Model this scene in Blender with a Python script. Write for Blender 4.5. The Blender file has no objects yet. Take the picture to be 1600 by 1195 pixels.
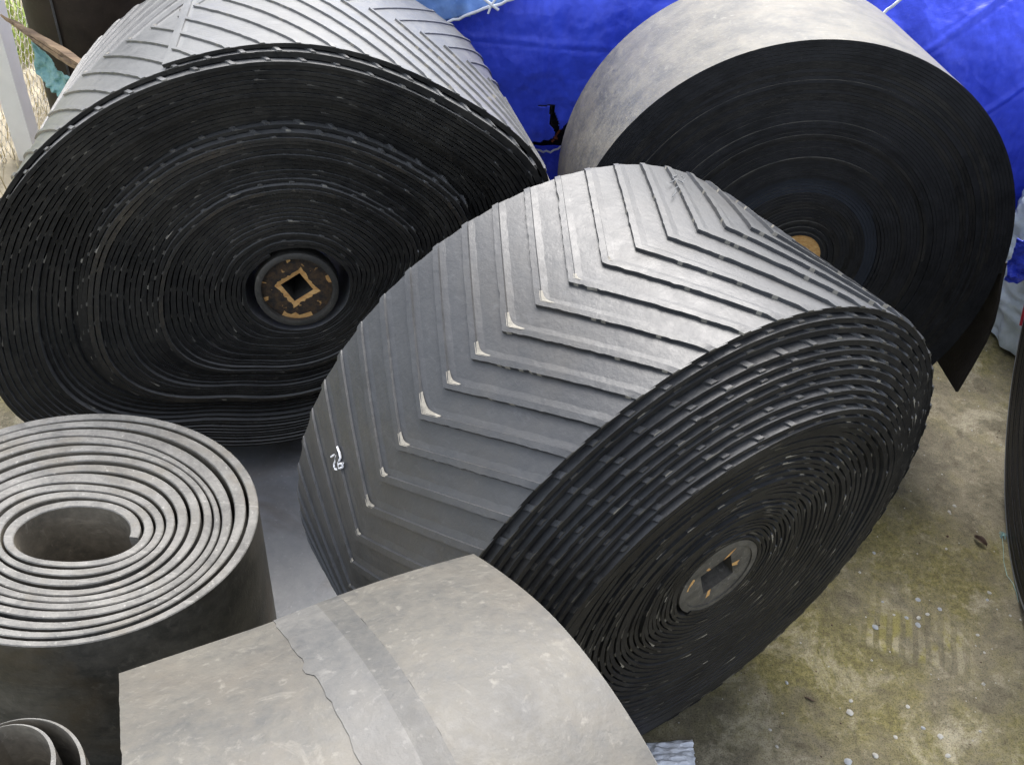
import bpy, math, random
import numpy as np
from mathutils import Vector, Matrix, noise as mnoise

rng = np.random.default_rng(7)
random.seed(7)
SC = bpy.context.scene
COL = SC.collection

# ------------------------------------------------------------------ camera
CAM_H, PITCH, FPX, ROLL = 2.08833, math.radians(41.02629), 1476.713, math.radians(5.30634)
FWD = np.array([0, math.cos(PITCH), -math.sin(PITCH)])
UP0 = np.array([0, math.sin(PITCH), math.cos(PITCH)])
RT0 = np.array([1.0, 0, 0])
RT = math.cos(ROLL) * RT0 + math.sin(ROLL) * UP0
UPV = math.cos(ROLL) * UP0 - math.sin(ROLL) * RT0
EYE = np.array([0, 0, CAM_H])
cam = bpy.data.cameras.new('camera')
cam.sensor_width = 36.0
cam.lens = FPX / 1600 * 36
cam.clip_start = 0.02
cam.clip_end = 500
camo = bpy.data.objects.new('camera', cam)
COL.objects.link(camo)
camo.matrix_world = Matrix(((RT[0], UPV[0], -FWD[0], EYE[0]), (RT[1], UPV[1], -FWD[1], EYE[1]),
                            (RT[2], UPV[2], -FWD[2], EYE[2]), (0, 0, 0, 1)))
SC.camera = camo

# ------------------------------------------------------------------ light
SUN_ELEV, SUN_AZ = math.radians(55), math.radians(4)      # azimuth from +Y (away from the camera)
world = bpy.data.worlds.new('World')
SC.world = world
world.use_nodes = True
wn = world.node_tree
bg = wn.nodes['Background']
sky = wn.nodes.new('ShaderNodeTexSky')
sky.sky_type = 'NISHITA'
sky.sun_disc = False
sky.sun_elevation = SUN_ELEV
sky.sun_rotation = SUN_AZ
sky.dust_density = 4.0
sky.air_density = 1.0
hs = wn.nodes.new('ShaderNodeHueSaturation')
hs.inputs['Saturation'].default_value = 0.45
wn.links.new(sky.outputs[0], hs.inputs['Color'])
wn.links.new(hs.outputs[0], bg.inputs['Color'])
bg.inputs['Strength'].default_value = 0.15
sl = bpy.data.lights.new('sun', 'SUN')
sl.energy = 1.05
sl.angle = math.radians(35)
sl.color = (1.0, 0.985, 0.965)
so = bpy.data.objects.new('sun', sl)
COL.objects.link(so)
sd = Vector((math.sin(SUN_AZ) * math.cos(SUN_ELEV), math.cos(SUN_AZ) * math.cos(SUN_ELEV), math.sin(SUN_ELEV)))
so.rotation_euler = sd.to_track_quat('Z', 'Y').to_euler()
SC.view_settings.view_transform = 'Standard'
SC.view_settings.look = 'None'
SC.view_settings.gamma = 1
SC.view_settings.use_curve_mapping = False
SC.view_settings.exposure = 1.52


# ------------------------------------------------------------------ helpers
def ray(px, py):
    d = RT * ((px - 800) / FPX) - UPV * ((py - 597.5) / FPX) + FWD
    return d / np.linalg.norm(d)


def on_z(px, py, z=0.0):
    d = ray(px, py)
    return EYE + d * ((z - CAM_H) / d[2])


def on_y(px, py, y):
    d = ray(px, py)
    return EYE + d * (y / d[1])


def mesh_obj(name, verts, faces, mats, parent=None, smooth=True, idx=None, sharp=40):
    me = bpy.data.meshes.new(name)
    me.from_pydata([tuple(map(float, v)) for v in verts], [], [tuple(map(int, f)) for f in faces])
    if not isinstance(mats, (list, tuple)):
        mats = [mats]
    for m in mats:
        me.materials.append(m)
    if idx is not None:
        me.polygons.foreach_set('material_index', np.asarray(idx, dtype=np.int32))
    if smooth:
        me.polygons.foreach_set('use_smooth', np.ones(len(me.polygons), dtype=bool))
        me.update()
        me.set_sharp_from_angle(angle=math.radians(sharp))
    me.update()
    o = bpy.data.objects.new(name, me)
    COL.objects.link(o)
    if parent:
        o.parent = parent
    return o


def tag(o, label=None, cat=None, group=None, kind=None):
    if label: o['label'] = label
    if cat: o['category'] = cat
    if group: o['group'] = group
    if kind: o['kind'] = kind
    return o


def thing(name, label, cat, mat=None, group=None):
    o = bpy.data.objects.new(name, None)
    o.empty_display_size = 0.1
    COL.objects.link(o)
    if mat is not None:
        o.matrix_world = mat
    return tag(o, label, cat, group)


class MB:
    def __init__(s): s.v = []; s.f = []; s.i = []
    def add(s, v, f, mi=0):
        b = len(s.v)
        s.v += [tuple(map(float, p)) for p in v]
        s.f += [tuple(b + k for k in q) for q in f]
        s.i += [mi] * len(f)
    def box(s, lo, hi, mi=0):
        x0, y0, z0 = lo; x1, y1, z1 = hi
        s.add([(x0,y0,z0),(x1,y0,z0),(x1,y1,z0),(x0,y1,z0),(x0,y0,z1),(x1,y0,z1),(x1,y1,z1),(x0,y1,z1)],
              [(0,3,2,1),(4,5,6,7),(0,1,5,4),(1,2,6,5),(2,3,7,6),(3,0,4,7)], mi)
    def tube(s, pts, r, n=6, mi=0, flat=1.0):
        pts = [np.array(p, float) for p in pts]
        rings = []
        for k, p in enumerate(pts):
            t = pts[min(k+1, len(pts)-1)] - pts[max(k-1, 0)]
            t /= np.linalg.norm(t) + 1e-9
            a = np.cross(t, (0, 0, 1.0))
            if np.linalg.norm(a) < 1e-3: a = np.cross(t, (1.0, 0, 0))
            a /= np.linalg.norm(a); b = np.cross(a, t)
            rr = r[k] if hasattr(r, '__len__') else r
            rings.append([p + rr * (math.cos(2*math.pi*j/n) * a + flat * math.sin(2*math.pi*j/n) * b) for j in range(n)])
        v = [q for rg in rings for q in rg]
        f = []
        for k in range(len(pts)-1):
            for j in range(n):
                f.append((k*n+j, k*n+(j+1) % n, (k+1)*n+(j+1) % n, (k+1)*n+j))
        f.append(tuple(range(n))[::-1]); f.append(tuple((len(pts)-1)*n + j for j in range(n)))
        s.add(v, f, mi)
    def obj(s, name, mats, parent=None, smooth=True, sharp=40):
        return mesh_obj(name, s.v, s.f, mats, parent, smooth, s.i, sharp)


# ------------------------------------------------------------------ materials
def ramp(nt, fac, stops):
    r = nt.nodes.new('ShaderNodeValToRGB')
    while len(r.color_ramp.elements) < len(stops): r.color_ramp.elements.new(0.5)
    for e, (p, c) in zip(r.color_ramp.elements, stops):
        e.position = p
        e.color = (c, c, c, 1) if isinstance(c, (int, float)) else (*c, 1)
    nt.links.new(fac, r.inputs[0])
    return r.outputs[0]


def nz(nt, vec, scale, detail=6, rough=0.6, dist=0.0):
    n = nt.nodes.new('ShaderNodeTexNoise')
    n.inputs['Scale'].default_value = scale
    n.inputs['Detail'].default_value = detail
    n.inputs['Roughness'].default_value = rough
    n.inputs['Distortion'].default_value = dist
    if vec is not None: nt.links.new(vec, n.inputs['Vector'])
    return n.outputs['Fac']


def mathn(nt, op, a, b=None, clamp=False):
    m = nt.nodes.new('ShaderNodeMath'); m.operation = op; m.use_clamp = clamp
    for i, x in enumerate((a, b)):
        if x is None: continue
        if isinstance(x, (int, float)): m.inputs[i].default_value = x
        else: nt.links.new(x, m.inputs[i])
    return m.outputs[0]


def mixc(nt, fac, a, b, blend='MIX'):
    m = nt.nodes.new('ShaderNodeMix'); m.data_type = 'RGBA'; m.blend_type = blend
    for s, x in ((m.inputs[0], fac), (m.inputs[6], a), (m.inputs[7], b)):
        if isinstance(x, (int, float)): s.default_value = x
        elif isinstance(x, tuple): s.default_value = (*x, 1)
        else: nt.links.new(x, s)
    return m.outputs[2]


def bump(nt, h, strength, dist=0.002, prev=None):
    b = nt.nodes.new('ShaderNodeBump')
    b.inputs['Strength'].default_value = strength
    b.inputs['Distance'].default_value = dist
    nt.links.new(h, b.inputs['Height'])
    if prev is not None: nt.links.new(prev, b.inputs['Normal'])
    return b.outputs[0]


def new_mat(name):
    m = bpy.data.materials.new(name); m.use_nodes = True
    nt = m.node_tree
    tc = nt.nodes.new('ShaderNodeTexCoord')
    return m, nt, nt.nodes['Principled BSDF'], tc.outputs['Object']


def stretch(nt, vec, sx, sy, sz, rot=(0, 0, 0), loc=(0, 0, 0)):
    mp = nt.nodes.new('ShaderNodeMapping')
    mp.inputs['Scale'].default_value = (sx, sy, sz)
    mp.inputs['Rotation'].default_value = rot
    mp.inputs['Location'].default_value = loc
    nt.links.new(vec, mp.inputs['Vector'])
    return mp.outputs[0]


def rubber(name, dark, dust, lo=0.35, hi=0.7, rough=(0.4, 0.65), scale=5.0, speck=0.3, spec=0.5, grime=None, fine=90, bumpk=0.25, scratch=0.0, inner=False):
    """dark rubber with a dusty bloom; grime = brown stain colour"""
    m, nt, bs, vec = new_mat(name)
    n1 = nz(nt, vec, scale, 8, 0.65, 0.4)
    n2 = nz(nt, vec, scale * 7, 8, 0.7)
    n3 = nz(nt, vec, fine, 4, 0.6)
    s = mathn(nt, 'ADD', mathn(nt, 'MULTIPLY', n1, 0.6), mathn(nt, 'MULTIPLY', n2, 0.4))
    f = ramp(nt, s, [(lo, 0.0), (hi, 1.0)])
    col = mixc(nt, f, dark, dust)
    if grime:
        g = ramp(nt, nz(nt, vec, scale * 0.7, 6, 0.6, 0.8), [(0.5, 0.0), (0.72, 0.75)])
        col = mixc(nt, g, col, grime)
    sp = ramp(nt, n3, [(0.62, 0.0), (0.72, speck)])
    col = mixc(nt, sp, col, tuple(min(1, c * 2.0 + .04) for c in dust))
    if scratch:
        for rot, sx_, sy_ in (((0.3, .2, .5), 3, 95), ((.1, -.3, -1.0), 4, 120), ((0.0, .1, 1.9), 2.5, 80)):
            q = nz(nt, stretch(nt, vec, sx_, sy_, 22, rot), 1.0, 7, 0.7, .5)
            col = mixc(nt, ramp(nt, q, [(0.60, 0.0), (0.68, scratch)]), col, tuple(min(1, c * 1.5 + .02) for c in dust))
            col = mixc(nt, ramp(nt, q, [(0.30, scratch), (0.37, 0.0)]), col, tuple(c * .75 for c in dark))
    nt.links.new(col, bs.inputs['Base Color'])
    r = ramp(nt, n2, [(0.3, rough[0]), (0.7, rough[1])])
    nt.links.new(r, bs.inputs['Roughness'])
    bs.inputs['Specular IOR Level'].default_value = spec
    nt.links.new(bump(nt, mathn(nt, 'ADD', n3, mathn(nt, 'MULTIPLY', n2, 1.2)), bumpk, 0.003), bs.inputs['Normal'])
    return m


M = {}
M['tread_b'] = rubber('grey_chevron_rubber', (.016, .0175, .0195), (.044, .046, .049), .36, .66, (.40, .56), 4.0, .12, .75, grime=(.05, .046, .039), scratch=.22)
M['tread_a'] = rubber('dusty_chevron_rubber', (.075, .077, .079), (.15, .15, .147), .35, .65, (.34, .48), 4.0, .1, .7, scratch=.2)
M['edge'] = rubber('cut_black_rubber', (.011, .011, .012), (.038, .0365, .034), .40, .70, (.4, .6), 9.0, .25, .16)
M['edge_a'] = rubber('cut_black_rubber_dirty', (.012, .012, .012), (.042, .0395, .034), .40, .70, (.45, .65), 7.0, .2, .14)
M['cut'] = rubber('cut_cleat_rubber', (.035, .034, .032), (.13, .122, .105), .4, .7, (.4, .6), 20.0, .3)
M['tan_edge'] = rubber('mud_streaked_rubber', (.012, .011, .009), (.06, .047, .030), .48, .74, (.5, .7), 9.0, .3)
M['dustpatch'] = rubber('pale_dust_in_crotch', (.16, .15, .128), (.34, .32, .27), .35, .65, (.7, .9), 30.0, .2, .3)
M['tread_c'] = rubber('weathered_flat_rubber', (.064, .063, .059), (.160, .149, .122), .42, .60, (.38, .55), 11.0, .3, scratch=.3, grime=(.14, .125, .10))
M['edge_c'] = rubber('clean_cut_black_rubber', (.013, .0135, .015), (.031, .032, .036), .4, .7, (.4, .55), 12.0, .12, .16)
M['edge_c2'] = rubber('blue_sheen_rubber', (.020, .024, .033), (.030, .036, .048), .4, .7, (.4, .55), 12.0, .1, .2)  # bluish sheen of the coned turns near the core, put into the colour
M['tail_c'] = rubber('brown_black_rubber', (.018, .015, .013), (.04, .034, .028), .4, .7, (.5, .7), 6.0, .1, .3)
M['edge_d'] = rubber('pale_worn_rubber_edge', (.095, .093, .087), (.235, .228, .21), .36, .62, (.5, .75), 14.0, .4, .35, grime=(.15, .135, .108), scratch=.35)
M['side_d'] = rubber('dark_mottled_rubber', (.036, .037, .036), (.110, .104, .092), .40, .60, (.45, .65), 6.0, .12, .4, grime=(.08, .06, .036), scratch=.3)
M['inner_d'] = rubber('lightened_inner_rubber', (.11, .10, .082), (.24, .215, .17), .38, .62, (.6, .8), 8.0, .12, .3, scratch=.4)  # inner faces coloured lighter to make up for little light inside the coil
M['tread_e'] = rubber('dusty_brown_rubber', (.054, .053, .049), (.116, .107, .087), .36, .64, (.42, .6), 9.0, .30, .5, grime=(.105, .092, .072), fine=70, scratch=.38)
M['ply_e'] = rubber('dusty_grey_cover_ply', (.060, .061, .061), (.116, .112, .102), .36, .62, (.44, .6), 9.0, .3, .5, grime=(.10, .092, .078), fine=70, scratch=.35)
M['band_e'] = rubber('dark_worn_band', (.050, .050, .048), (.096, .091, .079), .4, .65, (.45, .6), 9.0, .3, scratch=.3)
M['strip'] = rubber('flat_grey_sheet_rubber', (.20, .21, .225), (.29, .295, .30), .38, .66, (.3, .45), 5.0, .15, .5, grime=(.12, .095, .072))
M['brown'] = rubber('brown_black_roll_rubber', (.016, .011, .008), (.042, .029, .020), .4, .68, (.5, .7), 4.0, .2, .3)
M['core'] = rubber('grey_core_rubber', (.035, .034, .031), (.075, .07, .06), .4, .65, (.5, .7), 18.0, .3, .4)
M['pale_edge'] = rubber('pale_blue_grey_rubber_edge', (.22, .25, .29), (.36, .39, .43), .4, .6, (.4, .6), 12.0, .1)


def plain(name, col, rough=0.6, spec=0.4, var=0.25, scale=12, bumpk=0.2):
    m, nt, bs, vec = new_mat(name)
    n = nz(nt, vec, scale, 7, 0.6)
    f = ramp(nt, n, [(0.3, 0.0), (0.7, 1.0)])
    nt.links.new(mixc(nt, f, tuple(c * (1 - var) for c in col), tuple(min(1, c * (1 + var)) for c in col)), bs.inputs['Base Color'])
    bs.inputs['Roughness'].default_value = rough
    bs.inputs['Specular IOR Level'].default_value = spec
    nt.links.new(bump(nt, nz(nt, vec, scale * 8, 4), bumpk, 0.002), bs.inputs['Normal'])
    return m


def wood(name, a, b, axis=0):
    m, nt, bs, vec = new_mat(name)
    s = [40, 40, 40]; s[axis] = 2.5
    n = nz(nt, stretch(nt, vec, *s), 1.0, 6, 0.6, 0.5)
    nt.links.new(mixc(nt, ramp(nt, n, [(0.32, 0.0), (0.66, 1.0)]), a, b), bs.inputs['Base Color'])
    bs.inputs['Roughness'].default_value = 0.75
    nt.links.new(bump(nt, n, 0.5, 0.003), bs.inputs['Normal'])
    return m


def chipboard(name, painted):
    """core disc: dark painted board, bare orange chips where it is knocked"""
    m, nt, bs, vec = new_mat(name)
    n = nz(nt, stretch(nt, vec, 60, 160, 60), 1.0, 6, 0.7)
    bare = mixc(nt, ramp(nt, n, [(0.3, 0.0), (0.7, 1.0)]), (.46, .21, .055), (.74, .48, .19))
    if painted:
        d = ramp(nt, nz(nt, vec, 30, 5, 0.6), [(0.63, 0.0), (0.68, 1.0)])
        col = mixc(nt, d, mixc(nt, ramp(nt, nz(nt, vec, 55, 6, .7), [(.40, 0.0), (.62, 1.0)]), (.016, .0145, .0135), (.075, .045, .022)), bare)
    else:
        col = bare
    nt.links.new(col, bs.inputs['Base Color'])
    bs.inputs['Roughness'].default_value = 0.75
    nt.links.new(bump(nt, n, 0.5, 0.003), bs.inputs['Normal'])
    return m


M['core_b'] = rubber('dusty_grey_core', (.055, .052, .046), (.135, .126, .108), .38, .64, (.6, .8), 22.0, .5, .3)
M['board_dark'] = chipboard('dark_painted_board', True)
M['board_bare'] = chipboard('bare_chipboard', False)
M['hole'] = plain('painted_hole_dark', (.004, .004, .004), .9, .1)  # near-black floor of the core holes, their inner darkness painted as colour


def tarp_mat(name, a, b, rough=.38, spec=.5, crease=.35):
    m, nt, bs, vec = new_mat(name)
    n = nz(nt, vec, 9.0, 8, 0.7, .2)
    col = mixc(nt, ramp(nt, n, [(0.25, 0.0), (0.75, 1.0)]), a, b)
    fade = ramp(nt, nz(nt, stretch(nt, vec, 45, 45, 28, (0, .6, 0)), 1.0, 8, 0.8, .4), [(0.58, 0.0), (0.78, 0.30)])
    col = mixc(nt, fade, col, tuple(min(1, .25 + c * .8) for c in b))
    nt.links.new(col, bs.inputs['Base Color'])
    bs.inputs['Roughness'].default_value = rough
    bs.inputs['Specular IOR Level'].default_value = spec
    w1 = nt.nodes.new('ShaderNodeTexWave'); w1.inputs['Scale'].default_value = 75
    w1.inputs['Distortion'].default_value = 0.6
    nt.links.new(vec, w1.inputs['Vector'])
    w2 = nt.nodes.new('ShaderNodeTexWave'); w2.bands_direction = 'Z'; w2.inputs['Scale'].default_value = 75
    w2.inputs['Distortion'].default_value = 0.6
    nt.links.new(vec, w2.inputs['Vector'])
    b1 = bump(nt, mathn(nt, 'ADD', w1.outputs['Fac'], w2.outputs['Fac']), 0.12, 0.001)
    vo = nt.nodes.new('ShaderNodeTexVoronoi'); vo.inputs['Scale'].default_value = 7.0
    nt.links.new(mixc(nt, .22, vec, nt.nodes.new('ShaderNodeTexNoise').outputs['Color']), vo.inputs['Vector'])
    sp_ = nt.nodes.new('ShaderNodeSeparateXYZ'); nt.links.new(stretch(nt, vec, 1, 1, 1, (0, .5, 0)), sp_.inputs[0])
    g1 = mathn(nt, 'PINGPONG', sp_.outputs[0], .11); g2 = mathn(nt, 'PINGPONG', sp_.outputs[2], .14)
    b1 = bump(nt, mathn(nt, 'ADD', vo.outputs['Distance'], mathn(nt, 'MULTIPLY', mathn(nt, 'ADD', g1, g2), 2.5)), .35, .03, b1)
    b2 = bump(nt, nz(nt, vec, 30, 8, 0.72, .3), crease * .7, 0.012, b1)
    nt.links.new(b2, bs.inputs['Normal'])
    return m


M['tarp'] = tarp_mat('blue_woven_tarp', (.026, .055, .66), (.06, .115, .92))
M['tarp_right'] = tarp_mat('deep_blue_woven_tarp', (.018, .042, .58), (.05, .095, .88), .42)
M['tarp_light'] = tarp_mat('pale_blue_shiny_tarp', (.10, .25, .72), (.30, .48, .86), .25)
M['tarp_silver'] = tarp_mat('silver_tarp', (.42, .52, .57), (.72, .79, .82), .25)
M['tarp_teal'] = tarp_mat('teal_tarp', (.10, .24, .23), (.22, .42, .40), .4)
M['sack'] = tarp_mat('white_woven_plastic', (.55, .60, .70), (.82, .84, .86), .35)
M['wood'] = wood('weathered_split_wood', (.10, .065, .04), (.36, .25, .15))
M['white_post'] = plain('white_painted_post', (.88, .87, .85), .7, .3, .04)
M['wire'] = plain('galvanised_wire', (.62, .58, .50), .6, .4)
M['cord'] = plain('pale_cord', (.70, .72, .76), .7)
M['chalk'] = plain('white_chalk', (.82, .83, .85), .9, .2, .1, 60)
M['chalk_faint'] = plain('faint_chalk', (.17, .175, .18), .9, .2, .1, 60)
M['red'] = plain('red_plastic_edge', (.45, .03, .05), .4)
M['leaf'] = plain('dry_brown_leaf', (.075, .045, .03), .7)
M['pebble'] = plain('pale_pebble', (.42, .41, .375), .7, .4, .2, 40)
M['pebble_grey'] = plain('blue_grey_pebble', (.33, .35, .37), .6, .4, .2, 40)
M['teal_thread'] = plain('teal_thread', (.28, .46, .44), .8)


def concrete():
    m, nt, bs, vec = new_mat('mossy_concrete')
    n1 = nz(nt, vec, 1.6, 8, 0.62, 0.3)
    n2 = nz(nt, vec, 9, 8, 0.7, 0.3)
    n3 = nz(nt, vec, 70, 6, 0.7)
    n4 = nz(nt, vec, 260, 3, 0.6)
    base = mixc(nt, ramp(nt, n2, [(0.35, 0.0), (0.68, 1.0)]), (.135, .118, .075), (.30, .265, .188))
    moss = ramp(nt, mathn(nt, 'ADD', mathn(nt, 'MULTIPLY', n1, .6), mathn(nt, 'MULTIPLY', n2, .4)), [(0.44, 0.0), (0.56, 0.9)])
    mcol = mixc(nt, ramp(nt, n3, [(0.4, 0.0), (0.65, 1.0)]), (.115, .102, .030), (.25, .222, .080))
    col = mixc(nt, moss, base, mcol)
    dk = ramp(nt, nz(nt, stretch(nt, vec, 1, 1, 1, loc=(3.1, 1.7, 0)), 2.6, 7, .65, .4), [(0.50, 0.0), (0.68, 0.6)])
    col = mixc(nt, dk, col, (.095, .085, .062))
    pale = ramp(nt, nz(nt, stretch(nt, vec, 1, 1, 1, loc=(8.3, 4.1, 0)), 5.0, 9, .75, .5), [(0.53, 0.0), (0.66, 0.7)])
    col = mixc(nt, pale, col, (.45, .41, .30))
    n5 = nz(nt, stretch(nt, vec, 1, 1, 1, loc=(1.3, 6.1, 0)), 28, 9, 0.78, .2)
    col = mixc(nt, ramp(nt, n5, [(0.38, 0.45), (0.48, 0.0)]), col, (.075, .066, .04))
    col = mixc(nt, ramp(nt, n5, [(0.54, 0.0), (0.68, 0.5)]), col, (.42, .38, .27))
    # pale cement smear with yellow lichen where something ribbed once stood
    q0, q1 = on_z(1430, 1030), on_z(1430, 880)
    an = math.atan2(q1[1] - q0[1], q1[0] - q0[0])
    mp = stretch(nt, vec, 1, 1, 1)
    mp.node.vector_type = 'TEXTURE'
    mp.node.inputs['Location'].default_value = (q0[0], q0[1], 0); mp.node.inputs['Rotation'].default_value = (0, 0, an - math.pi / 2)
    sx = nt.nodes.new('ShaderNodeSeparateXYZ'); nt.links.new(mp, sx.inputs[0])
    wy = mathn(nt, 'MULTIPLY', ramp(nt, mathn(nt, 'ADD', sx.outputs[1], mathn(nt, 'MULTIPLY', n5, .02)), [(0.0, 0.0), (0.02, 1.0), (0.10, .7), (.22, 0.0)]),
               ramp(nt, mathn(nt, 'ABSOLUTE', sx.outputs[0]), [(.10, 1.0), (.16, 0.0)]))
    wv = nt.nodes.new('ShaderNodeTexWave'); wv.inputs['Scale'].default_value = 9.5; wv.inputs['Distortion'].default_value = 1.6
    nt.links.new(mp, wv.inputs['Vector'])
    wy = mathn(nt, 'MULTIPLY', wy, ramp(nt, wv.outputs['Fac'], [(.25, .1), (.6, 1.0)]))
    wy = mathn(nt, 'MULTIPLY', wy, ramp(nt, n2, [(.38, .25), (.55, 1.0)]))
    yl = ramp(nt, nz(nt, stretch(nt, vec, 1, 1, 1, loc=(2.2, 0.4, 0)), 11, 4, .6), [(.48, 0.0), (.56, 1.0)])
    col = mixc(nt, wy, col, mixc(nt, yl, (.40, .36, .24), (.29, .26, .08)))
    grit = ramp(nt, n4, [(0.36, 0.55), (0.5, 1.0)])
    col = mixc(nt, 1.0, col, grit, 'MULTIPLY')
    sp = ramp(nt, n3, [(0.74, 0.0), (0.80, 0.4)])
    col = mixc(nt, sp, col, (.40, .37, .30))
    nt.links.new(col, bs.inputs['Base Color'])
    bs.inputs['Roughness'].default_value = 0.82
    bs.inputs['Specular IOR Level'].default_value = 0.35
    h = mathn(nt, 'ADD', mathn(nt, 'MULTIPLY', n2, 2.0), mathn(nt, 'ADD', n3, mathn(nt, 'MULTIPLY', n4, .4)))
    nt.links.new(bump(nt, mathn(nt, 'ADD', mathn(nt, 'ADD', h, mathn(nt, 'MULTIPLY', n5, 1.5)), mathn(nt, 'MULTIPLY', wy, 2.0)), 0.6, 0.006), bs.inputs['Normal'])
    return m


M['concrete'] = concrete()
M['patch'] = rubber('cement_imprint', (.20, .175, .10), (.40, .35, .22), .4, .62, (.75, .9), 14.0, .4, .3, grime=(.30, .25, .05))
M['soil'] = plain('dry_soil', (.42, .37, .27), .9, .2, .35, 8, .5)


def grass_mat():
    m, nt, bs, vec = new_mat('grass_blades')
    n = nz(nt, vec, 2.2, 5, 0.6)
    col = mixc(nt, ramp(nt, n, [(0.40, 0.0), (0.60, 1.0)]), (.22, .36, .045), (.46, .46, .16))
    nt.links.new(col, bs.inputs['Base Color'])
    bs.inputs['Roughness'].default_value = 0.6
    return m


M['grass'] = grass_mat()

# ------------------------------------------------------------------ ground
STRUCT = 'structure'
g = MB()
xs = [-60, -2.1] + list(np.linspace(-2.0, 3.0, 26)) + [60]
ys = [-30] + list(np.linspace(-.5, 4.5, 26)) + [60]
gv = [(x, y, 0) for y in ys for x in xs]
gf = [(j*len(xs)+i, j*len(xs)+i+1, (j+1)*len(xs)+i+1, (j+1)*len(xs)+i) for j in range(len(ys)-1) for i in range(1, len(xs)-1)]
g.add(gv, gf)
tag(g.obj('concrete_yard', M['concrete']), 'mossy stained concrete yard floor under the rubber rolls', kind=STRUCT)
g = MB()
n = 40
gx = np.linspace(-14, -2.1, n); gy = np.linspace(-4, 16, n)
gv = [(x, y, 0.03 * mnoise.noise((x * 1.3, y * 1.3, 0)) - (0.0 if x < -2.2 else .03)) for y in gy for x in gx]
g.add(gv, [(j*n+i, j*n+i+1, (j+1)*n+i+1, (j+1)*n+i) for j in range(n-1) for i in range(n-1)])
tag(g.obj('verge_soil', M['soil']), 'dry pale soil of the grassy verge behind the wire fence', kind=STRUCT)


# ------------------------------------------------------------------ rolls
def frame_matrix(base, a, h, v):
    return Matrix(((h[0], v[0], a[0], base[0]), (h[1], v[1], a[1], base[1]), (h[2], v[2], a[2], base[2]), (0, 0, 0, 1)))


def axes(yaw, lean):
    yw, l = math.radians(yaw), math.radians(lean)
    a = np.array([math.sin(yw) * math.cos(l), -math.cos(yw) * math.cos(l), math.sin(l)])
    h = np.array([math.cos(yw), math.sin(yw), 0])
    v = np.cross(h, a)
    if v[2] < 0: v = -v
    return a, h, v


class Roll:
    """belt wound as a spiral. outer(th), inner(th): arrays of 2D points. phi grows inward from the outer end."""
    def __init__(s, outer, inner, wraps, th_end, W, frac, off, sgn=-1, n=96, wob=None, u0=1.0):
        s.outer, s.inner, s.N, s.te, s.W, s.fr, s.off, s.sgn, s.n, s.wob, s.u0 = outer, inner, wraps, th_end, W, frac, off, sgn, n, wob, u0
    def u(s, phi): return s.u0 - phi / (2 * math.pi * s.N)
    def th(s, phi): return s.te + s.sgn * phi
    def pos(s, phi, sub=0.0):
        phi = np.asarray(phi, float)
        u = s.u(phi) - sub / s.N; th = s.th(phi)
        if s.wob is not None: u = u + s.wob(u, th)
        return s.inner(th) * (1 - u)[..., None] + s.outer(th) * u[..., None]
    def frame(s, phi):
        e = 1e-3
        p = s.pos(phi); q = s.pos(np.asarray(phi) + e)
        t = (q - p); L = np.linalg.norm(t, axis=-1, keepdims=True); t = t / L
        nrm = np.stack([t[..., 1], -t[..., 0]], -1)
        sg = np.sign((nrm * (p - s.inner(s.th(np.asarray(phi, float))))).sum(-1, keepdims=True)); sg[sg == 0] = 1
        return p, t, nrm * sg, L[..., 0] / e
    def zoff(s, phi):
        phi = np.asarray(phi, float)
        return s.off(np.clip(s.u(phi), 0, 1), s.th(phi), phi / (2 * math.pi))
    def build(s, name, mats, parent, bev=0.0, mat_fn=None):
        K = int(s.N * s.n) + 1
        phi = np.linspace(0, 2 * math.pi * s.N, K)
        Po = s.pos(phi); Pi = s.pos(phi, s.fr); z = s.zoff(phi); H = s.W / 2
        d = Pi - Po; L = np.linalg.norm(d, axis=1, keepdims=True); d = d / L
        b = min(bev, 0.3 * float(L.min())) if bev else 0
        prof = []
        if b:
            prof = [(Po, -H), (Po, H - b), (Po + d * b, H), (Pi - d * b, H), (Pi, H - b), (Pi, -H)]
            pm = [0, 1, 1, 1, 2, 1]
        else:
            prof = [(Po, -H), (Po, H), (Pi, H), (Pi, -H)]
            pm = [0, 1, 2, 1]
        P = len(prof)
        V = np.concatenate([np.concatenate([q, (z + h)[:, None]], 1)[:, None] for q, h in prof], 1).reshape(-1, 3)
        k = np.arange(K - 1)
        F = []; I = []
        for j in range(P):
            j2 = (j + 1) % P
            F.append(np.stack([k*P+j, (k+1)*P+j, (k+1)*P+j2, k*P+j2], 1))
            mi = np.full(K - 1, pm[j])
            if mat_fn is not None and pm[j] == 1: mi = mat_fn(s.u(phi[:-1]), s.th(phi[:-1]), phi[:-1] / (2 * math.pi))
            I.append(mi)
        F = np.concatenate(F).tolist(); I = np.concatenate(I).tolist()
        F += [list(range(P))[::-1], [(K-1)*P + j for j in range(P)]]; I += [1, 1]
        if s.sgn < 0: F = [f[::-1] for f in F]
        return mesh_obj(name, V, F, mats, parent, True, I, 35)
    def surf(s, phi, z, hgt):
        p, t, nn, L = s.frame(phi)
        q = p + nn * np.asarray(hgt)[..., None]
        return np.concatenate([q, (np.asarray(z) + s.zoff(phi))[..., None]], -1)


def circle(r, cx=0, cy=0):
    return lambda th: np.stack([cx + r * np.cos(th), cy + r * np.sin(th)], -1)


def hashn(k, seed=0):
    return np.sin(np.asarray(k) * 127.1 + seed * 311.7 + 1.3) * 43758.5453 % 1.0


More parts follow.
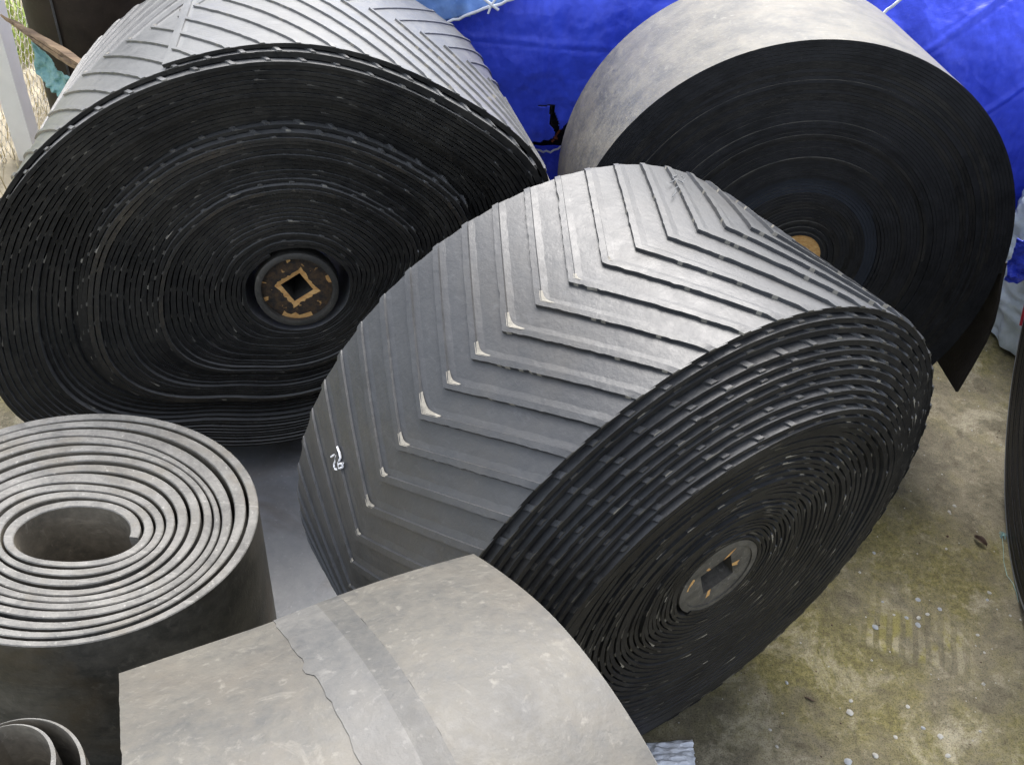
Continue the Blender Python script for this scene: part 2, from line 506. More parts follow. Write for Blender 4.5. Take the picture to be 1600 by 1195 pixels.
def cleats(roll, root, pitch, sweep, hc, wb, mats, dust_fn, shift=0.0, stub=0.05, ends_in=.004):
    """chevron cleats: whole ones on the outer wrap (a part each), cut ends on the inner wraps (one stuff part)"""
    K = int(roll.N * 360)
    phi = np.linspace(0, 2 * math.pi * roll.N, K)
    _, _, _, L = roll.frame(phi)
    S = np.concatenate([[0], np.cumsum((L[1:] + L[:-1]) / 2 * np.diff(phi))])
    H = roll.W / 2
    k = math.tan(math.radians(sweep))
    ends = MB(); st = shift; c = 0
    Send = float(np.interp(2 * math.pi, phi, S))
    prof = [(0.0, 0.0), (0.0008, 1.0), (wb * .36, .97), (wb * .40, .24), (wb * .60, .09), (wb, 0.0)]
    while st < S[-1] - 0.4:
        outer = st < Send
        if outer:
            z = np.concatenate([-np.linspace(H + .002, 0, 36), np.linspace(0, H + .002, 36)[1:]])
            s = st + k * np.abs(z)
            keep = s > 0.012
            z = z[keep]; s = s[keep]
        else:
            z = np.linspace(H - stub, H - ends_in + (ends_in + .0018) * rng.random() ** 2.0, 3); s = st + k * np.abs(z)
        if len(z) > 2:
            ph_c = float(np.interp(st, S, phi)); th = math.degrees(roll.th(ph_c)) % 360
            V = []
            j1 = rng.normal(0, .00045, len(z)); j2 = rng.normal(0, .00025, len(z))
            if rng.random() < .5 and len(z) > 10:
                q = rng.integers(2, len(z) - 6); j1[q:q+int(rng.integers(1, 5))] += rng.choice([-.0016, .0025])
            for i, (ds, hh) in enumerate(prof):
                ss = np.clip(s + ds + (j1 if i < 2 else 0), 0.001, S[-1] - .01)
                hgt = np.full(len(z), hh * hc) * (1 - .55 * np.clip((np.abs(z) - H + .012) / .012, 0, 1)) + (j2 if hh > .5 else 0) + (.0006 if hh == 0 else 0) * 0 - (.001 if hh == 0 else 0)
                V.append(roll.surf(np.interp(ss, S, phi), z, hgt))
            V = np.stack(V, 1); n, p = V.shape[:2]
            F = []
            for a in range(n - 1):
                for b in range(p - 1):
                    F.append((a*p+b, a*p+b+1, (a+1)*p+b+1, (a+1)*p+b))
            F.append(tuple(range(p))); F.append(tuple((n-1)*p + b for b in range(p))[::-1])
            I = [0] * (len(F) - 2) + [1, 1]
            if outer:
                for a in range(n - 1):
                    if rng.random() < .07: I[a*(p-1)] = 2
            V = V.reshape(-1, 3)
            if not outer:
                ends.add(V, F, 0); ends.i[-2:] = [1, 2 if rng.random() < .12 else 1]; ends.i[-2] = ends.i[-1]
            else:
                bottom = 250 < th < 290
                m = MB(); m.add(V, F); m.i = I
                d = dust_fn(th)
                if d > 0:      # worn, dust-filled fillet in the crotch of the chevron
                    zf = .034 * d * rng.uniform(.4, 1.1)
                    t = np.linspace(0, 1, 9)
                    zz = zf * (2*t - 1)
                    sf = st + wb * .46 + k * zf * (.42 + .58 * np.abs(2*t - 1) ** 1.5)
                    A = roll.surf(np.interp(sf, S, phi), zz, np.full(9, hc * .45))
                    B = roll.surf(np.interp(st + k * np.abs(zz) + wb * .30, S, phi), zz, np.full(9, hc * 1.0 + .0004))
                    m.add(np.concatenate([A, B]), [(i, i+1, 10+i, 9+i) for i in range(8)], 2)
                if not bottom:
                    m.obj('cleat', mats, root, True, 30)
        st += pitch * (1 + .012 * rng.normal())
        c += 1
    o = ends.obj('cleat_ends', mats, root, True, 30)
    o['kind'] = 'stuff'


def core_disc(root, cx, cy, z, r, side, rot, lip, mats, chips=True, depth=.16, ring_mat=None):
    """board disc with a square hole, inside a rubber ring"""
    m = MB()
    n = 48
    ring = [(cx + r * math.cos(2*math.pi*i/n), cy + r * math.sin(2*math.pi*i/n)) for i in range(n)]
    hs_ = side / 2
    def sq(th):
        c, s_ = math.cos(th - rot), math.sin(th - rot)
        q = hs_ / max(abs(c), abs(s_))
        return (cx + q * math.cos(th), cy + q * math.sin(th))
    def sq2(th, k):
        c, s_ = math.cos(th - rot), math.sin(th - rot)
        q = hs_ * k / max(abs(c), abs(s_))
        return (cx + q * math.cos(th), cy + q * math.sin(th))
    # angles that include the square's corners
    angs = sorted([2*math.pi*i/n for i in range(n)] + [(rot + math.pi/4 + i*math.pi/2) % (2*math.pi) for i in range(4)])
    N = len(angs)
    rn = np.random.default_rng(int(abs(cx) * 1e4) + 3)
    if side > 0:
        rims = [[(cx + r*math.cos(t), cy + r*math.sin(t), z) for t in angs],
                [(*sq2(t, 1.28 + .22 * rn.random()), z) for t in angs],
                [(*sq(t), z - .003) for t in angs],
                [(*sq(t), z - depth) for t in angs]]
        v = sum(rims, [])
        m.add(v, [])
        for k in range(3):
            for i in range(N):
                if k == 0: mi = 0
                elif k == 1: mi = 1 if (chips or rn.random() < .22) else 0
                else: mi = 2
                m.f.append((k*N+i, k*N+(i+1) % N, (k+1)*N+(i+1) % N, (k+1)*N+i)); m.i.append(mi)
        rim = [(cx + q*math.cos(t), cy + q*math.sin(t), z + .0012) for t in angs for q in (r * (.80 + .13 * rn.random()), r * .998)]
        for i in range(N):
            t = math.degrees(angs[i])
            if chips and (235 < t < 290 or rn.random() < .16):
                b = len(m.v); m.v += [rim[2*i], rim[2*i+1], rim[(2*i+3) % (2*N)], rim[(2*i+2) % (2*N)]]
                m.f.append((b, b+1, b+2, b+3)); m.i.append(1)
            elif not chips and 150 < t < 180:
                b = len(m.v); m.v += [rim[2*i], rim[2*i+1], rim[(2*i+3) % (2*N)], rim[(2*i+2) % (2*N)]]
                m.f.append((b, b+1, b+2, b+3)); m.i.append(1)
        m.add([rims[3][i] for i in range(N)], [tuple(range(N))], 3)
    else:
        m.add([(cx + r*math.cos(t), cy + r*math.sin(t), z) for t in angs], [tuple(range(N))], 0)
    m.obj('core_disc', mats, root, False)
    # ring
    m = MB()
    prof = [(r, z - .02), (r, z + lip), (r * 1.09, z + lip * 1.15), (r * 1.17, z + lip * .9), (r * 1.18, z - .03)]
    n = 64
    v = [(cx + q * math.cos(2*math.pi*i/n), cy + q * math.sin(2*math.pi*i/n), zz) for i in range(n) for q, zz in prof]
    p = len(prof)
    m.add(v, [(i*p+j, i*p+j+1, ((i+1) % n)*p+j+1, ((i+1) % n)*p+j) for i in range(n) for j in range(p-1)])
    m.obj('core_ring', ring_mat or M['core'], root, True, 50)


def interp_off(pts, jit=0.0, seed=0, ang=0.0):
    us = [p[0] for p in pts]; os_ = [p[1] for p in pts]
    def f(u, th, w):
        o = np.interp(u, us, os_)
        k0 = np.floor(w); fr = w - k0; fr = fr * fr * (3 - 2 * fr)
        j = hashn(k0, seed) * (1 - fr) + hashn(k0 + 1, seed) * fr - .5
        return o + jit * 2 * j + ang * np.sin(3 * th + seed + w * 1.3) * np.sin(th * 1.7 + w * 2.1)
    return f


def roll_root(name, label, cat, c, a, h, v, yb, group=None):
    base = np.array(c) + v * yb
    return thing(name, label, cat, frame_matrix(base, a, h, v), group)


# ---- roll A: big sagging chevron roll, upper left
RA, WA = 0.62023, 0.96455
aA, hA, vA = axes(14.27605, 6.74123)
cA = np.array([-0.81185, 2.43737, 0.6800])
YBA = -0.632


def _shape_a():
    th = np.linspace(0, 2 * math.pi, 1441)
    e, ro = 0.22635, math.radians(22.06568)
    u = np.cos(th) * (1 + e); w = np.sin(th) * (1 - e)
    x = u * math.cos(ro) - w * math.sin(ro); y = u * math.sin(ro) + w * math.cos(ro)
    m = RA * (1 + .0064 * np.cos(3*th) - .07669 * np.sin(3*th) - .01211 * np.cos(4*th) - .00611 * np.sin(4*th))
    X_, Y_ = x * m, y * m - .0571
    an = np.degrees(np.mod(np.arctan2(Y_, X_), 2 * math.pi)); r = np.hypot(X_, Y_)
    o = np.argsort(an); deg = np.arange(360.0)
    rr = np.interp(deg, an[o], r[o], period=360)
    low = np.interp(deg, [238, 244, 250, 264, 277, 290, 303, 320, 338, 352], [.722, .675, .646, .632, .626, .618, .612, .625, .665, .715])
    k = np.clip(np.minimum((deg - 240) / 14, (352 - deg) / 14), 0, 1)
    rr = rr * (1 - k) + low * k
    ker = np.exp(-.5 * (np.arange(-15, 16) / 4.5) ** 2); ker /= ker.sum()
    sm_ = np.convolve(np.concatenate([rr[-15:], rr, rr[:15]]), ker, 'same')[15:-15]
    k2 = np.clip(np.minimum((deg - 225) / 10, 1), 0, 1)
    return deg, rr * (1 - k2) + sm_ * k2
DEG_A, RAD_A = _shape_a()


def outer_a(th):
    r = np.interp(np.degrees(np.mod(th, 2 * math.pi)), DEG_A, RAD_A, period=360)
    return np.stack([r * np.cos(th), r * np.sin(th)], -1) - np.array([0, YBA])


def inner_a(th):
    e, ro = 0.06, math.radians(10)
    u = np.cos(th) * (1 + e); w = np.sin(th) * (1 - e)
    return 0.125 * np.stack([u * math.cos(ro) - w * math.sin(ro), u * math.sin(ro) + w * math.cos(ro)], -1) + np.array([.112, -.133 - YBA])


# outer end of the belt: where the rim passes (248,104) in face coordinates (-0.142, 0.459)
tt = np.linspace(0, 2 * math.pi, 2000)
oo = outer_a(tt) + np.array([0, YBA])
teA = float(tt[np.argmin(((oo - np.array([-.142, .459])) ** 2).sum(1) + 10 * (oo[:, 1] < 0))])
rootA = roll_root('belt_roll', 'largest roll, sagging chevron-cleated black belt by the wire fence, loose end on top', 'belt roll', cA, aA, hA, vA, YBA, 'rolls of conveyor belt in the yard')
offA = interp_off([(0, -.004), (.10, -.004), (.2, -.008), (.30, -.010), (.335, -.003), (.36, -.004), (.40, -.022), (.47, -.024), (.50, -.012), (.53, -.013),
                   (.56, -.014), (.585, -.004), (.62, -.010), (.66, -.056), (.74, -.044), (.80, -.014), (.86, -.006), (.93, .000), (.955, .006), (.972, .010), (.984, .006), (.992, -.026), (1.02, -.032)], .0030, 3, .0018)


def wob_a(u, th):
    near = np.clip((u - .968) / .03, 0, 1)
    d = np.mod(teA - th + math.pi, 2*math.pi) - math.pi
    return .028 * near * np.exp(-((d - 1.15) / 1.05) ** 2) + .0028 * np.sin(3.0 * th + 40 * u) * np.sin(5 * th - 23 * u + 1.0)


A = Roll(outer_a, inner_a, 46, teA, WA, .76, offA, -1, 120, wob_a, 1.012)
def mat_a(u, th, w):
    k = np.floor(w).astype(int)
    tan = (np.abs(u - .595) < .020) | (np.abs(u - .345) < .010)
    return np.where(tan & (hashn(k, 5) > .45), 3, 1)
A.build('belt', [M['tread_a'], M['edge_a'], M['tread_a'], M['tan_edge']], rootA, mat_fn=mat_a)
cleats(A, rootA, .078, 29, .0056, .030, [M['tread_a'], M['cut'], M['dustpatch']], lambda th: .35 if 95 < th < 170 else 0, shift=-.20, ends_in=.010)
core_disc(rootA, .112, -.133 - YBA, WA/2 - .022, .092, .060, math.radians(32), .016, [M['board_dark'], M['board_bare'], M['core'], M['hole']])

# ---- roll B: centre chevron roll
RB, WB = 0.6108, 0.51971
aB, hB, vB = axes(34.54764, 0.549)
cB = np.array([0.2454, 1.383, 0.6133 + .009])
YBB = -RB - .002


def outer_b(th): return RB * np.stack([np.cos(th), np.sin(th)], -1) + np.array([0, .009 - YBB])
def inner_b(th):
    return np.stack([.004 + .098 * np.cos(th), .042 + .098 * np.sin(th) - YBB], -1)


rootB = roll_root('belt_roll', 'central roll of grey chevron-cleated belt with chalk mark, its coiled face turned right', 'belt roll', cB, aB, hB, vB, YBB, 'rolls of conveyor belt in the yard')
offB0 = interp_off([(0, .050), (.12, .052), (.22, .060), (.30, .056), (.40, .066), (.50, .066), (.56, .062), (.62, .070), (.69, .095), (.74, .082), (.80, .064), (.86, .044), (.92, .024), (.96, .010), (1.0, 0)], .0036, 9, .003)
def offB(u, th, w): return .050 * np.clip((1 - u) * 4, 0, 1) + (offB0(u, th, w) - .050 * np.clip((1 - u) * 4, 0, 1)) * (.55 + .45 * np.cos(th - math.radians(115)))
def wob_b(u, th): return -.085 * np.sin(math.pi * np.clip(u, 0, 1)) + .004 * np.sin(2.0 * th + 37 * u) * np.sin(5 * th - 29 * u + 2.0) * np.clip((1 - u) * 8, 0, 1)
B = Roll(outer_b, inner_b, 39, math.radians(-128), WB, .66, offB, -1, 120, wob_b, 1.0)
B.build('belt', [M['tread_b'], M['edge'], M['tread_b']], rootB)
cleats(B, rootB, .0665, 28.5, .0062, .036, [M['tread_b'], M['cut'], M['dustpatch']], lambda th: 1.0 * math.exp(-((th - 135) / 26) ** 2) if 100 < th < 185 else 0, shift=-.03)
core_disc(rootB, .004, .042 - YBB, WB/2 + .046, .080, .072, math.radians(20), .003, [M['core_b'], M['board_bare'], M['core_b'], M['hole']], chips=False, ring_mat=M['core_b'], depth=.06)


def chalk(strokes, mat, r=.0022):
    m = MB()
    for st in strokes:
        pts = []
        for px, py in st:
            d = ray(px, py); o = EYE - (cB + vB * .009)
            dx, dy, ox, oy = d @ hB, d @ vB, o @ hB, o @ vB
            R_ = RB + .0015
            qa, qb, qc = dx*dx + dy*dy, ox*dx + oy*dy, ox*ox + oy*oy - R_*R_
            t = (-qb - math.sqrt(max(0, qb*qb - qa*qc))) / qa
            p = o + d * t
            pts.append((p @ hB, p @ vB - YBB + .009, p @ aB))
        fine = []
        for a_, b_ in zip(pts[:-1], pts[1:]):
            for q in np.linspace(0, 1, 4)[:-1]:
                fine.append(np.array(a_) * (1-q) + np.array(b_) * q + rng.normal(0, .0003, 3))
        fine.append(np.array(pts[-1]))
        m.tube(fine, r, 5)
    m.obj('chalk_mark', mat, rootB)


def z7(p): return (460 + p[0] / 3.735, 640 + p[1] / 3.735)
chalk([[z7(p) for p in s_] for s_ in ([(215, 275), (232, 262), (246, 262), (240, 290), (232, 318), (236, 345), (252, 349)],
      [(250, 218), (262, 250), (268, 282), (258, 306), (262, 345)], [(258, 318), (284, 312), (282, 336), (264, 342)])], M['chalk'], .0021)
def z3(p): return (850 + p[0] / 2.133, p[1] / 2.133)
chalk([[z3(p) for p in s_] for s_ in ([(428, 655), (440, 640), (436, 630), (446, 622)], [(420, 610), (436, 600), (430, 590), (444, 583)], [(446, 600), (462, 608), (470, 596), (458, 588)])], M['chalk_faint'], .0010)

# ---- roll C: smooth flat belt, right
RC, WC = 0.61643, 0.57675
aC, hC, vC = axes(2.94357, 4.16874)
cC = np.array([0.7045, 2.5198, 0.6358])
YBC = -.616


def outer_c(th):
    e = -.00788
    return RC * np.stack([np.cos(th) * (1 + e), np.sin(th) * (1 - e)], -1) + np.array([0, .005 - YBC])
def inner_c(th): return .070 * np.stack([np.cos(th), np.sin(th)], -1) + np.array([.027, .035 - YBC])


rootC = roll_root('belt_roll', 'tightly wound smooth flat belt roll in front of the blue tarps, tail hanging at right', 'belt roll', cC, aC, hC, vC, YBC, 'rolls of conveyor belt in the yard')
def offC(u, th, w):
    k = np.floor(w); fr = w - k; fr = np.clip((fr - .8) / .2, 0, 1)
    j = hashn(k, 2) * (1 - fr) + hashn(k + 1, 2) * fr
    j = np.where(j > .82, (j - .82) * 16, j * .6)
    return np.interp(u, [0, .1, .28, .30, .34, 1], [-.002, -.004, -.012, -.012, 0, 0]) + .0018 * (j - .5)


C = Roll(outer_c, inner_c, 60, math.radians(2), WC, .93, offC, +1, 128)
def mat_cfn(u, th, w):
    k = np.floor(w)
    return np.where((u > .235) & (u < .315), 4, np.where(hashn(k, 11) > .78, 3, 1))
C.build('belt', [M['tread_c'], M['edge_c'], M['edge_c'], M['edge'], M['edge_c2']], rootC, mat_fn=mat_cfn)
core_disc(rootC, .027, .035 - YBC, WC/2 - .004, .068, 0, 0, .001, [M['board_bare']])
# the loose tail of the outer wrap
tail = np.array([(.606, .06), (.617, .0), (.632, -.06), (.645, -.13), (.648, -.20), (.640, -.29), (.629, -.387)])
f = np.linspace(0, 1, 25); k_ = np.linspace(0, 1, len(tail))
tx, ty = np.interp(f, k_, tail[:, 0]), np.interp(f, k_, tail[:, 1])
m = MB()
V = []
for i in range(25):
    t_ = np.array([tx[min(i+1, 24)] - tx[max(i-1, 0)], ty[min(i+1, 24)] - ty[max(i-1, 0)]]); t_ /= np.linalg.norm(t_)
    nn = np.array([-t_[1], t_[0]]) * .008
    zb = -WC/2
    for dx_, zz in ((0, zb), (0, WC/2), (1, WC/2), (1, zb)):
        V.append((tx[i] + nn[0] * dx_, ty[i] - YBC + nn[1] * dx_, zz))
m.add(V, [(i*4+j, i*4+(j+1) % 4, (i+1)*4+(j+1) % 4, (i+1)*4+j) for i in range(24) for j in range(4)] + [(0, 1, 2, 3), (99, 98, 97, 96)])
m.obj('belt_tail', M['tail_c'], rootC, True, 30)

# ---- roll E: wide smooth roll in the foreground
KE = .955
RE, WE = 0.48839 * KE, 0.51658 * KE
aE, hE, vE = axes(122.43772, -4.57962)
cE0 = np.array([-0.0893, 0.4722, 0.5075 + .0822])
cE = EYE + (cE0 - EYE) * KE
YBE = -(cE[2]) / vE[2] + .02


def sm(x): x = np.clip(x, 0, 1); return x * x * (3 - 2 * x)


TEE = 47.5
TE0 = math.radians(66)      # from here the loose end runs straight, off the coil
def outer_e(th):
    d = np.mod(np.asarray(th, float) + math.pi, 2 * math.pi) - math.pi
    x = RE * np.cos(d); y = RE * np.sin(d)
    low = sm(-y / RE * 1.0)
    y = y - low * (-YBE - RE - .012)
    back = sm((math.radians(38) - d) / math.radians(40)) * sm((d + math.radians(150)) / math.radians(40))
    x = np.where(x > 0, x * (1 - .22 * back - .05 * sm((math.radians(TEE) - d) / math.radians(5)) * sm((d + 1.2) / .6)), x)
    y = np.where(y > 0, y * (1 - .12 * sm((math.radians(TEE) - d) / math.radians(5)) - .15 * sm((math.radians(36) - d) / math.radians(18))), y)
    e = np.clip(TE0 - d, 0, TE0 - math.radians(36))
    fl = (d < TE0) & (d > math.radians(TEE - 1.0))
    tx = RE * (math.cos(TE0) + math.sin(TE0) * e) ; ty = RE * (math.sin(TE0) - math.cos(TE0) * e) - .25 * RE * np.clip(e, 0, 1) ** 2
    x = np.where(fl, tx, x); y = np.where(fl, ty, y)
    return np.stack([x, y - YBE], -1)
def inner_e(th): return np.stack([.07 * np.cos(th) - .02, .10 * np.sin(th) - .05 - YBE], -1)


rootE = roll_root('belt_roll', 'nearest roll, wide smooth dusty belt with a frayed seam across its top', 'belt roll', cE, aE, hE, vE, YBE, 'rolls of conveyor belt in the yard')
E_ = Roll(outer_e, inner_e, 30, math.radians(TEE), WE, .9, interp_off([(0, 0), (1, 0)], .003, 4), +1, 150)
E_.build('belt', [M['tread_e'], M['edge_d'], M['edge']], rootE, bev=.0015)


def up_fn(z): return .006 * np.sin(np.clip((z + .058) / (WE/2 + .058), 0, 1) * math.pi) 


def sheet(roll, z0,  z1, t0, t1, up, thick, name, mat, jag=None, n=110, nz_=8):
    m = MB(); V = []
    ths = np.linspace(math.radians(t0), math.radians(t1), n)
    phi = np.mod((ths - roll.te) / roll.sgn, 2 * math.pi)
    for i in range(n):
        zz0 = z0 + (jag[i] if jag is not None else 0)
        zs = np.linspace(zz0, z1, nz_)
        for hgt in (up, up + thick):
            V.append(roll.surf(np.full(nz_, phi[i]), zs, hgt + up_fn(zs)))
    V = np.concatenate(V); w = nz_; F = []
    for i in range(n - 1):
        for j in range(w - 1):
            a0 = i*2*w + w + j
            F.append((a0, a0+1, a0+1+2*w, a0+2*w))
        lo, hi = i*2*w, i*2*w + w
        F.append((lo, hi, hi+2*w, lo+2*w)); F.append((hi+w-1, lo+w-1, lo+3*w-1, hi+3*w-1))
    m.add(V, F)
    return m.obj(name, mat, rootE, True, 30)


jag = rng.normal(0, .0009, 110)
ths = np.linspace(TEE + .2, 190, 110)
jag += np.where((ths > 64) & (ths < 66.5), -.006, 0) + np.where((ths > 67) & (ths < 120), .003, 0)
dE = np.clip((ths - 47) / 26, 0, 1.6)
sheet(E_, -WE/2, -.058 * KE + .012, TEE + .2, 190, .0003, .0016, 'outer_cover', M['tread_e'], -(.026 * dE) + rng.normal(0, .0004, 110), nz_=6)
sheet(E_, -.058 * KE, .004, TEE + .2, 190, .0008, .0026, 'cover_ply', M['ply_e'], jag)
sheet(E_, .004, .036, TEE + .2, 190, .0008, .0026, 'worn_band', M['band_e'], None, nz_=5)
sheet(E_, .036, WE/2 - .004, TEE + .2, 190, .0008, .0026, 'cover_ply', M['tread_e'], rng.normal(0, .0004, 110))

# ---- roll D: thick flat belt standing on end, lower left
hzD, rD = 0.5, 0.36224
cD = np.array([-0.89277, 1.26618])


def outer_d(th):
    e, ro = .08944, math.radians(-4.75)
    u = np.cos(th) * (1 + e); w = np.sin(th) * (1 - e)
    return rD * np.stack([u * math.cos(ro) - w * math.sin(ro), u * math.sin(ro) + w * math.cos(ro)], -1)
holeD = np.array([-.876, 1.226]) - cD
def inner_d(th):
    e, ro = .24, math.radians(2)
    u = np.sign(np.cos(th)) * np.abs(np.cos(th)) ** .9 * (1 + e); w = np.sin(th) * (1 - e)
    return .104 * np.stack([u * math.cos(ro) - w * math.sin(ro), u * math.sin(ro) + w * math.cos(ro)], -1) + holeD
def wob_d(u, th):
    d1 = np.mod(th - math.radians(55) + math.pi, 2*math.pi) - math.pi
    d2 = np.mod(th + math.radians(35) + math.pi, 2*math.pi) - math.pi
    d3 = np.mod(th - math.radians(110) + math.pi, 2*math.pi) - math.pi
    w = -.050 * np.exp(-(d1/.9)**2) * np.exp(-((u - .70)/.10)**2)
    w = w - .03 * np.exp(-(d2/.6)**2) * np.exp(-((u - .90)/.07)**2)
    w = w - .035 * np.exp(-(d3/.8)**2) * np.exp(-((u - .22)/.10)**2)
    return w + .008 * np.sin(2 * th + u * 14)
rootD = thing('belt_roll', 'thick grey belt coiled upright on end at left, pale open spiral top', 'belt roll', Matrix.Translation((cD[0], cD[1], .016)), 'rolls of conveyor belt in the yard')
hD = hzD - .016
D = Roll(outer_d, inner_d, 10.6, math.radians(215), hD, .75, lambda u, th, w: hD/2 + .004 * np.sin(th * 2 + w * 1.1) + .003 * (hashn(np.floor(w), 8) - .5), -1, 120, wob_d)
D.build('belt', [M['side_d'], M['edge_d'], M['inner_d']], rootD, bev=.002)

# ---- roll F: small curl at the lower left corner
cF = np.array([-.765, .692])
rootF = thing('belt_curl', 'small loose upright curl of belt in the bottom left corner, two thin pale edges', 'belt roll', Matrix.Translation((cF[0], cF[1], 0)), 'rolls of conveyor belt in the yard')
def outer_f(th): return .13 * np.stack([np.cos(th), np.sin(th)], -1)
def inner_f(th): return .06 * np.stack([np.cos(th) - .67, np.sin(th) + .75], -1)
Fr = Roll(outer_f, inner_f, 1.9, math.radians(-80), .5, .17, lambda u, th, w: .25 + 0 * u, +1, 96, None)
Fr.build('belt', [M['side_d'], M['edge_d'], M['inner_d']], rootF, bev=.001)

# ---- roll G: dark roll at the right edge
RG, WG = .632, .5
aG, hG, vG = axes(-101.6, -7.85)
cG = np.array([1.648, 1.79, RG * math.cos(math.radians(7.85)) + WG/2 * math.sin(math.radians(7.85))])
rootG = roll_root('belt_roll', 'black flat belt roll at the right edge, seen nearly edge-on with a pale rim', 'belt roll', cG, aG, hG, vG, -RG, 'rolls of conveyor belt in the yard')
G_ = Roll(lambda th: RG * np.stack([np.cos(th), np.sin(th)], -1) + np.array([0, RG]), lambda th: .07 * np.stack([np.cos(th), np.sin(th)], -1) + np.array([0, RG]),
          56, math.radians(-60), WG, .92, interp_off([(0, 0), (1, 0)], .0015, 6), -1, 96)
G_.build('belt', [M['tail_c'], M['edge_c'], M['edge_c'], M['pale_edge']], rootG, mat_fn=lambda u, th, w: np.where(w < .85, 3, 1))
m = MB()
rp = []
for t_ in np.linspace(math.radians(60), math.radians(200), 160):
    p_ = np.array([RG * math.cos(t_), RG * math.sin(t_) + RG, WG/2 + .002])
    w_ = cG - vG * RG + hG * p_[0] + vG * p_[1] + aG * p_[2]
    d_ = w_ - EYE; yy_ = 597.5 - FPX * (d_ @ UPV) / (d_ @ FWD)
    if 470 < yy_ < 575: rp.append(p_)
if len(rp) > 2:
    m.tube(rp, .006, 6)
    m.obj('red_tape', M['red'], rootG)
core_disc(rootG, 0, RG, WG/2 - .004, .068, .05, .3, .002, [M['board_dark'], M['board_bare'], M['core'], M['hole']])

# ---- flat belt sheet on the ground between the rolls
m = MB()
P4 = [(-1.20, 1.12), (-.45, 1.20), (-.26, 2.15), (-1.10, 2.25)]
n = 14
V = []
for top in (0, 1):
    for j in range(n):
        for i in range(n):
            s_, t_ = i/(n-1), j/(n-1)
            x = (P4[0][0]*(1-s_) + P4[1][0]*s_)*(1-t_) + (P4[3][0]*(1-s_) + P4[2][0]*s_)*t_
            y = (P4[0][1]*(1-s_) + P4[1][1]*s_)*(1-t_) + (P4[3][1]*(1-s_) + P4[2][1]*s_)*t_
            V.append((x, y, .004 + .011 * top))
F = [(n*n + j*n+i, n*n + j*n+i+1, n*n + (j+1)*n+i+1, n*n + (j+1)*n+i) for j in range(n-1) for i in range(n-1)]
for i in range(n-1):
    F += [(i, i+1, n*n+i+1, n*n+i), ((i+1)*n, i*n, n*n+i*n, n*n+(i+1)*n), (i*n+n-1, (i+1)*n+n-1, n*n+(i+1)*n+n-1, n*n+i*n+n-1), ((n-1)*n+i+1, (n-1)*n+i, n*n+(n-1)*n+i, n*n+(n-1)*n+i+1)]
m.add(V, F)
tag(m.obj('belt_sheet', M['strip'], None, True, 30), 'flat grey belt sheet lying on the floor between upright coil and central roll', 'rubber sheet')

# ------------------------------------------------------------------ tarps
def fbm(x, y, z, s):
    return mnoise.fractal((x * s, y * s, z * s), 0.9, 2.1, 5)


def cloth(name, prof, x0, x1, nx, mat, amp, seed, hole=None, ragged=0.0, folds=0.0, label=None, group=None, skew=None, thick=.002, bands=(), band_h=1.0):
    """sheet hung along a (y,z) profile between x0 and x1, wrinkled; hole(x,z)->True cuts it away"""
    P = np.array(prof, float)
    L = np.concatenate([[0], np.cumsum(np.linalg.norm(np.diff(P, axis=0), axis=1))])
    step = (x1 - x0) / nx
    nt_ = int(L[-1] / step)
    s_ = np.linspace(0, L[-1], nt_)
    # smooth the profile
    y = np.interp(s_, L, P[:, 0]); z = np.interp(s_, L, P[:, 1])
    ker = np.hanning(max(5, int(.22 / step))); ker /= ker.sum(); h_ = len(ker) // 2
    y = np.convolve(np.pad(y, h_, 'edge'), ker, 'same')[h_:h_+nt_]; z = np.convolve(np.pad(z, h_, 'edge'), ker, 'same')[h_:h_+nt_]
    V = []; X = np.linspace(x0, x1, nx)
    for j in range(nt_):
        ty_ = y[min(j+1, nt_-1)] - y[max(j-1, 0)]; tz_ = z[min(j+1, nt_-1)] - z[max(j-1, 0)]
        l_ = math.hypot(ty_, tz_); ny_, nz2 = -tz_ / l_, ty_ / l_
        for i in range(nx):
            xx = X[i]
            d = amp * (fbm(xx, y[j], z[j] + seed, 2.2) + .5 * fbm(xx * 1.5 + seed, y[j], z[j] * .6, 5))
            rdg = 1 - abs(mnoise.noise((xx * 3.1 + z[j] * 2.0, seed + z[j] * 1.1, y[j])))
            d += folds * max(0, rdg - .86) * 4
            for (ax_, az_), (bx_, bz_) in bands:
                lx, lz = bx_ - ax_, bz_ - az_; ll = math.hypot(lx, lz)
                ds_ = ((xx - ax_) * lz - (z[j] - az_) * lx) / ll
                d += band_h * (.007 * max(0, 1 - abs(ds_ + .008) / .016) - .004 * max(0, 1 - abs(ds_ - .012) / .010))
            rg = ragged * (mnoise.noise((xx * 22, seed, 0)) + .7 * mnoise.noise((xx * 70, seed, 3))) * max(0, 1 - j / 6)
            sk = skew(xx) if skew else 0
            V.append((xx, y[j] + ny_ * d, z[j] + nz2 * d + rg + sk))
    F = []
    for j in range(nt_ - 1):
        for i in range(nx - 1):
            q = V[j*nx+i]
            if hole and hole(q[0], q[1], q[2]): continue
            F.append((j*nx+i, j*nx+i+1, (j+1)*nx+i+1, (j+1)*nx+i))
    o = mesh_obj(name, V, F, mat, None, True, None, 60)
    md = o.modifiers.new('thickness', 'SOLIDIFY'); md.thickness = thick
    return tag(o, label, 'tarp', group)


